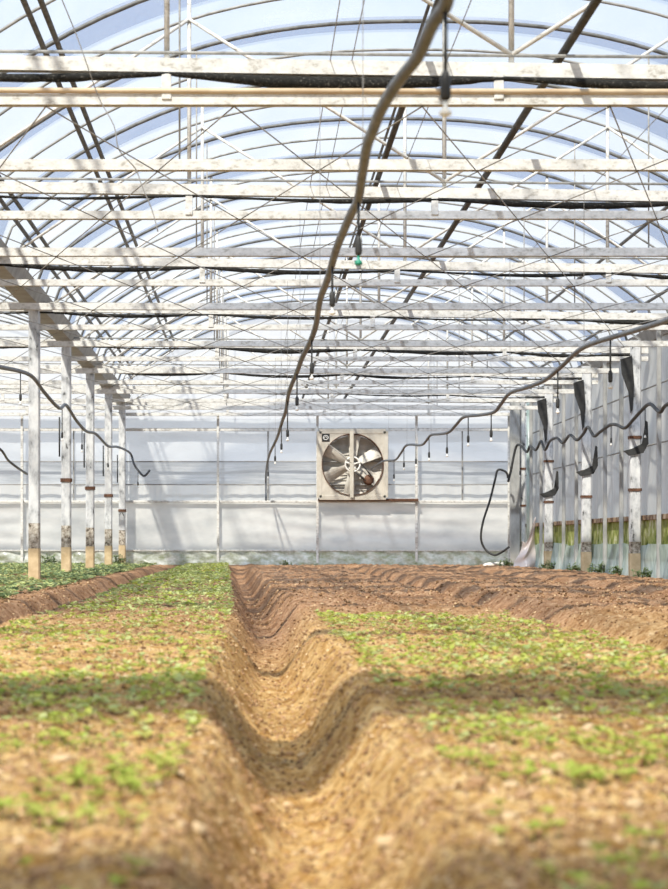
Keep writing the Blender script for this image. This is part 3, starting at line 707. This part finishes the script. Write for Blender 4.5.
# weeds
def weed(x,y,s,lab,seed,mat='leafdark'):
    r=random.Random(seed); mb=MB(); z=Hs(x,y)
    for k in range(38):
        a=r.random()*6.28; rr=s*.5*r.random(); b=Vector((x+rr*math.cos(a)*1.6,y+rr*math.sin(a)*.6,z)); h=s*r.uniform(.1,.8)*(1-.5*rr/s)
        t=b+Vector((r.uniform(-.3,.3)*h,r.uniform(-.2,.2)*h,h)); mb.tube([b,t],.004,4,False)
        for q in range(4): leaf(mb,b.lerp(t,r.uniform(.3,1)),r.random()*6.28,r.uniform(-.1,.7),s*.28,s*.14)
    tag(mb.build('weed_clump',M[mat]),lab,'weed','weeds along the walls')
for k,(px,Y,s,lab) in enumerate(((507,38.0,.22,'green weeds beside the white elbow pipe'),(527,37.5,.26,'green weeds at the foot of the pinkish plastic sheet'),(553,35.0,.22,'weeds by the second farthest right post'),(575,32.2,.2,'weeds between two right posts, near the middle of the wall'),(600,30.0,.22,'weeds on the right wall in front of the second nearest post'),(622,28.5,.2,'weeds just behind the nearest right post'),(655,26.6,.2,'weeds in front of the nearest right post'),(50,38.6,.3,'weeds at the end wall left of the white posts'),(117,38.7,.3,'weeds beside the farthest left post'),(286,38.9,.16,'small weed sprouting at the end wall left of the fan'))):
    x=(px-VX)*Y/F; weed(min(x,5.28),Y,s,lab,k+70)

# ------------------------------------------------------------------ clods
def clod_mesh(seed,mat):
    import bmesh
    bm=bmesh.new(); bmesh.ops.create_icosphere(bm,subdivisions=2,radius=1)
    r=random.Random(seed); off=r.random()*50
    for v in bm.verts:
        k=.75+.6*float(vnoise(v.co.x*1.3+off,v.co.y*1.3+v.co.z*1.7)); v.co*=k; v.co.z*=.65
    me=bpy.data.meshes.new('soil_clod'); bm.to_mesh(me); bm.free(); me.materials.append(mat); return me
CL=[clod_mesh(k,M['clod'] if k<4 else M['clod2']) for k in range(8)]
rc=random.Random(19); nclod=0
tries=0
while nclod<120 and tries<4000:
    tries+=1
    Y=2.6+abs(rc.gauss(0,1))*3.0; x=rc.uniform(-.13*Y,.21*Y)
    if not visible(x,Y,0) or not(-1.9<x<2.2): continue
    inf=abs(x-c1(Y))<.25
    if inf and rc.random()<.6: continue
    me=CL[rc.randrange(8)]; o=bpy.data.objects.new('soil_clod',me); COL.objects.link(o)
    s=rc.uniform(.006,.016); o.scale=(s*rc.uniform(.8,1.4),s,s); o.rotation_euler=(0,0,rc.random()*6.28); o.location=(x,Y,Hs(x,Y)+s*.25)
    pale=me.materials[0] is M['clod']; where='central furrow' if inf else ('left bed' if x<c1(Y) else 'right bed')
    tag(o,f"{'pale dry' if pale else 'brown'} soil clod lying {'in' if inf else 'on'} the {where} near the front",'clod',f"{'pale' if pale else 'brown'} clods, {where}")
    nclod+=1
# fine crumbs: nobody could count them
mb=MB(); rb=random.Random(23); pts=[]
while len(pts)<60000:
    Y=2.3*math.exp(rb.random()*2.3); x=rb.uniform(-.15*Y-.2,.23*Y+.2)
    pts.append((x,Y))
hz=HT(np.array([p[0] for p in pts]),np.array([p[1] for p in pts]))
for (x,Y),z in zip(pts,hz):
    s=rb.uniform(.0018,.0075)*rb.uniform(.5,1)*(1+Y*.08); z=float(z)
    v=[(x+s*rb.uniform(.7,1.3),Y,z),(x,Y+s*rb.uniform(.7,1.3),z),(x-s*rb.uniform(.7,1.3),Y,z),(x,Y-s*rb.uniform(.7,1.3),z),(x,Y,z+s*rb.uniform(.6,1.1)),(x,Y,z-s)]
    mb.add(v,[(0,1,4),(1,2,4),(2,3,4),(3,0,4),(1,0,5),(2,1,5),(3,2,5),(0,3,5)])
cr=mb.mesh('soil_crumbs',M['clod2']); cr.materials.append(M['clod']); cr.materials.append(M['clod3']); cr.polygons.foreach_set('material_index',[(0,2,0,2,0,2,1,2,0)[(k//8)%9] for k in range(len(cr.polygons))])
cr_o=bpy.data.objects.new('soil_crumbs',cr); COL.objects.link(cr_o)
tag(cr_o,'fine loose crumbs of soil scattered over the beds and furrow','soil crumbs',kind='stuff')

# ------------------------------------------------------------------ sky, sun, camera
w=bpy.data.worlds.new('World'); SC.world=w; w.use_nodes=True
N=w.node_tree.nodes; L=w.node_tree.links; N.clear()
out=N.new('ShaderNodeOutputWorld'); bg=N.new('ShaderNodeBackground'); tc=N.new('ShaderNodeTexCoord'); sx=N.new('ShaderNodeSeparateXYZ')
L.new(tc.outputs['Generated'],sx.inputs[0])
mr=N.new('ShaderNodeMapRange'); mr.inputs['From Min'].default_value=-.2; mr.inputs['From Max'].default_value=1
L.new(sx.outputs['Z'],mr.inputs['Value'])
r=ramp(N,L,mr.outputs['Result'],[(0,(.35,.32,.26)),(.155,(.55,.54,.50)),(.17,(1.0,1.0,1.0)),(.26,(.96,.985,1.0)),(.40,(.66,.80,.98)),(1,(.42,.60,.90))])
L.new(r.outputs['Color'],bg.inputs['Color']); bg.inputs['Strength'].default_value=1.0
L.new(bg.outputs[0],out.inputs['Surface'])
sun=bpy.data.lights.new('sun','SUN'); sun.energy=7.8; sun.angle=math.radians(2.2); sun.color=(1,.94,.82)
so=bpy.data.objects.new('sun',sun); COL.objects.link(so); so.location=(0,0,12)
sd=Vector((.35,.75,-1.0)); so.rotation_euler=sd.to_track_quat('-Z','Y').to_euler()

cam=bpy.data.cameras.new('camera'); co=bpy.data.objects.new('camera',cam); COL.objects.link(co)
co.location=(0,0,EYE); co.rotation_euler=(PI/2,0,0)
cam.sensor_fit='VERTICAL'; cam.sensor_height=36; cam.sensor_width=36*668/889; cam.lens=F/889*36
cam.shift_x=(334-VX)/889; cam.shift_y=(VY-444.5)/889
cam.clip_start=.05; cam.clip_end=300
cam.dof.use_dof=True; cam.dof.focus_distance=22; cam.dof.aperture_fstop=5.6
SC.camera=co
vs=SC.view_settings; vs.view_transform='Standard'; vs.look='None'; vs.exposure=.03; vs.gamma=1; vs.use_curve_mapping=False
SC.cycles.transparent_max_bounces=24
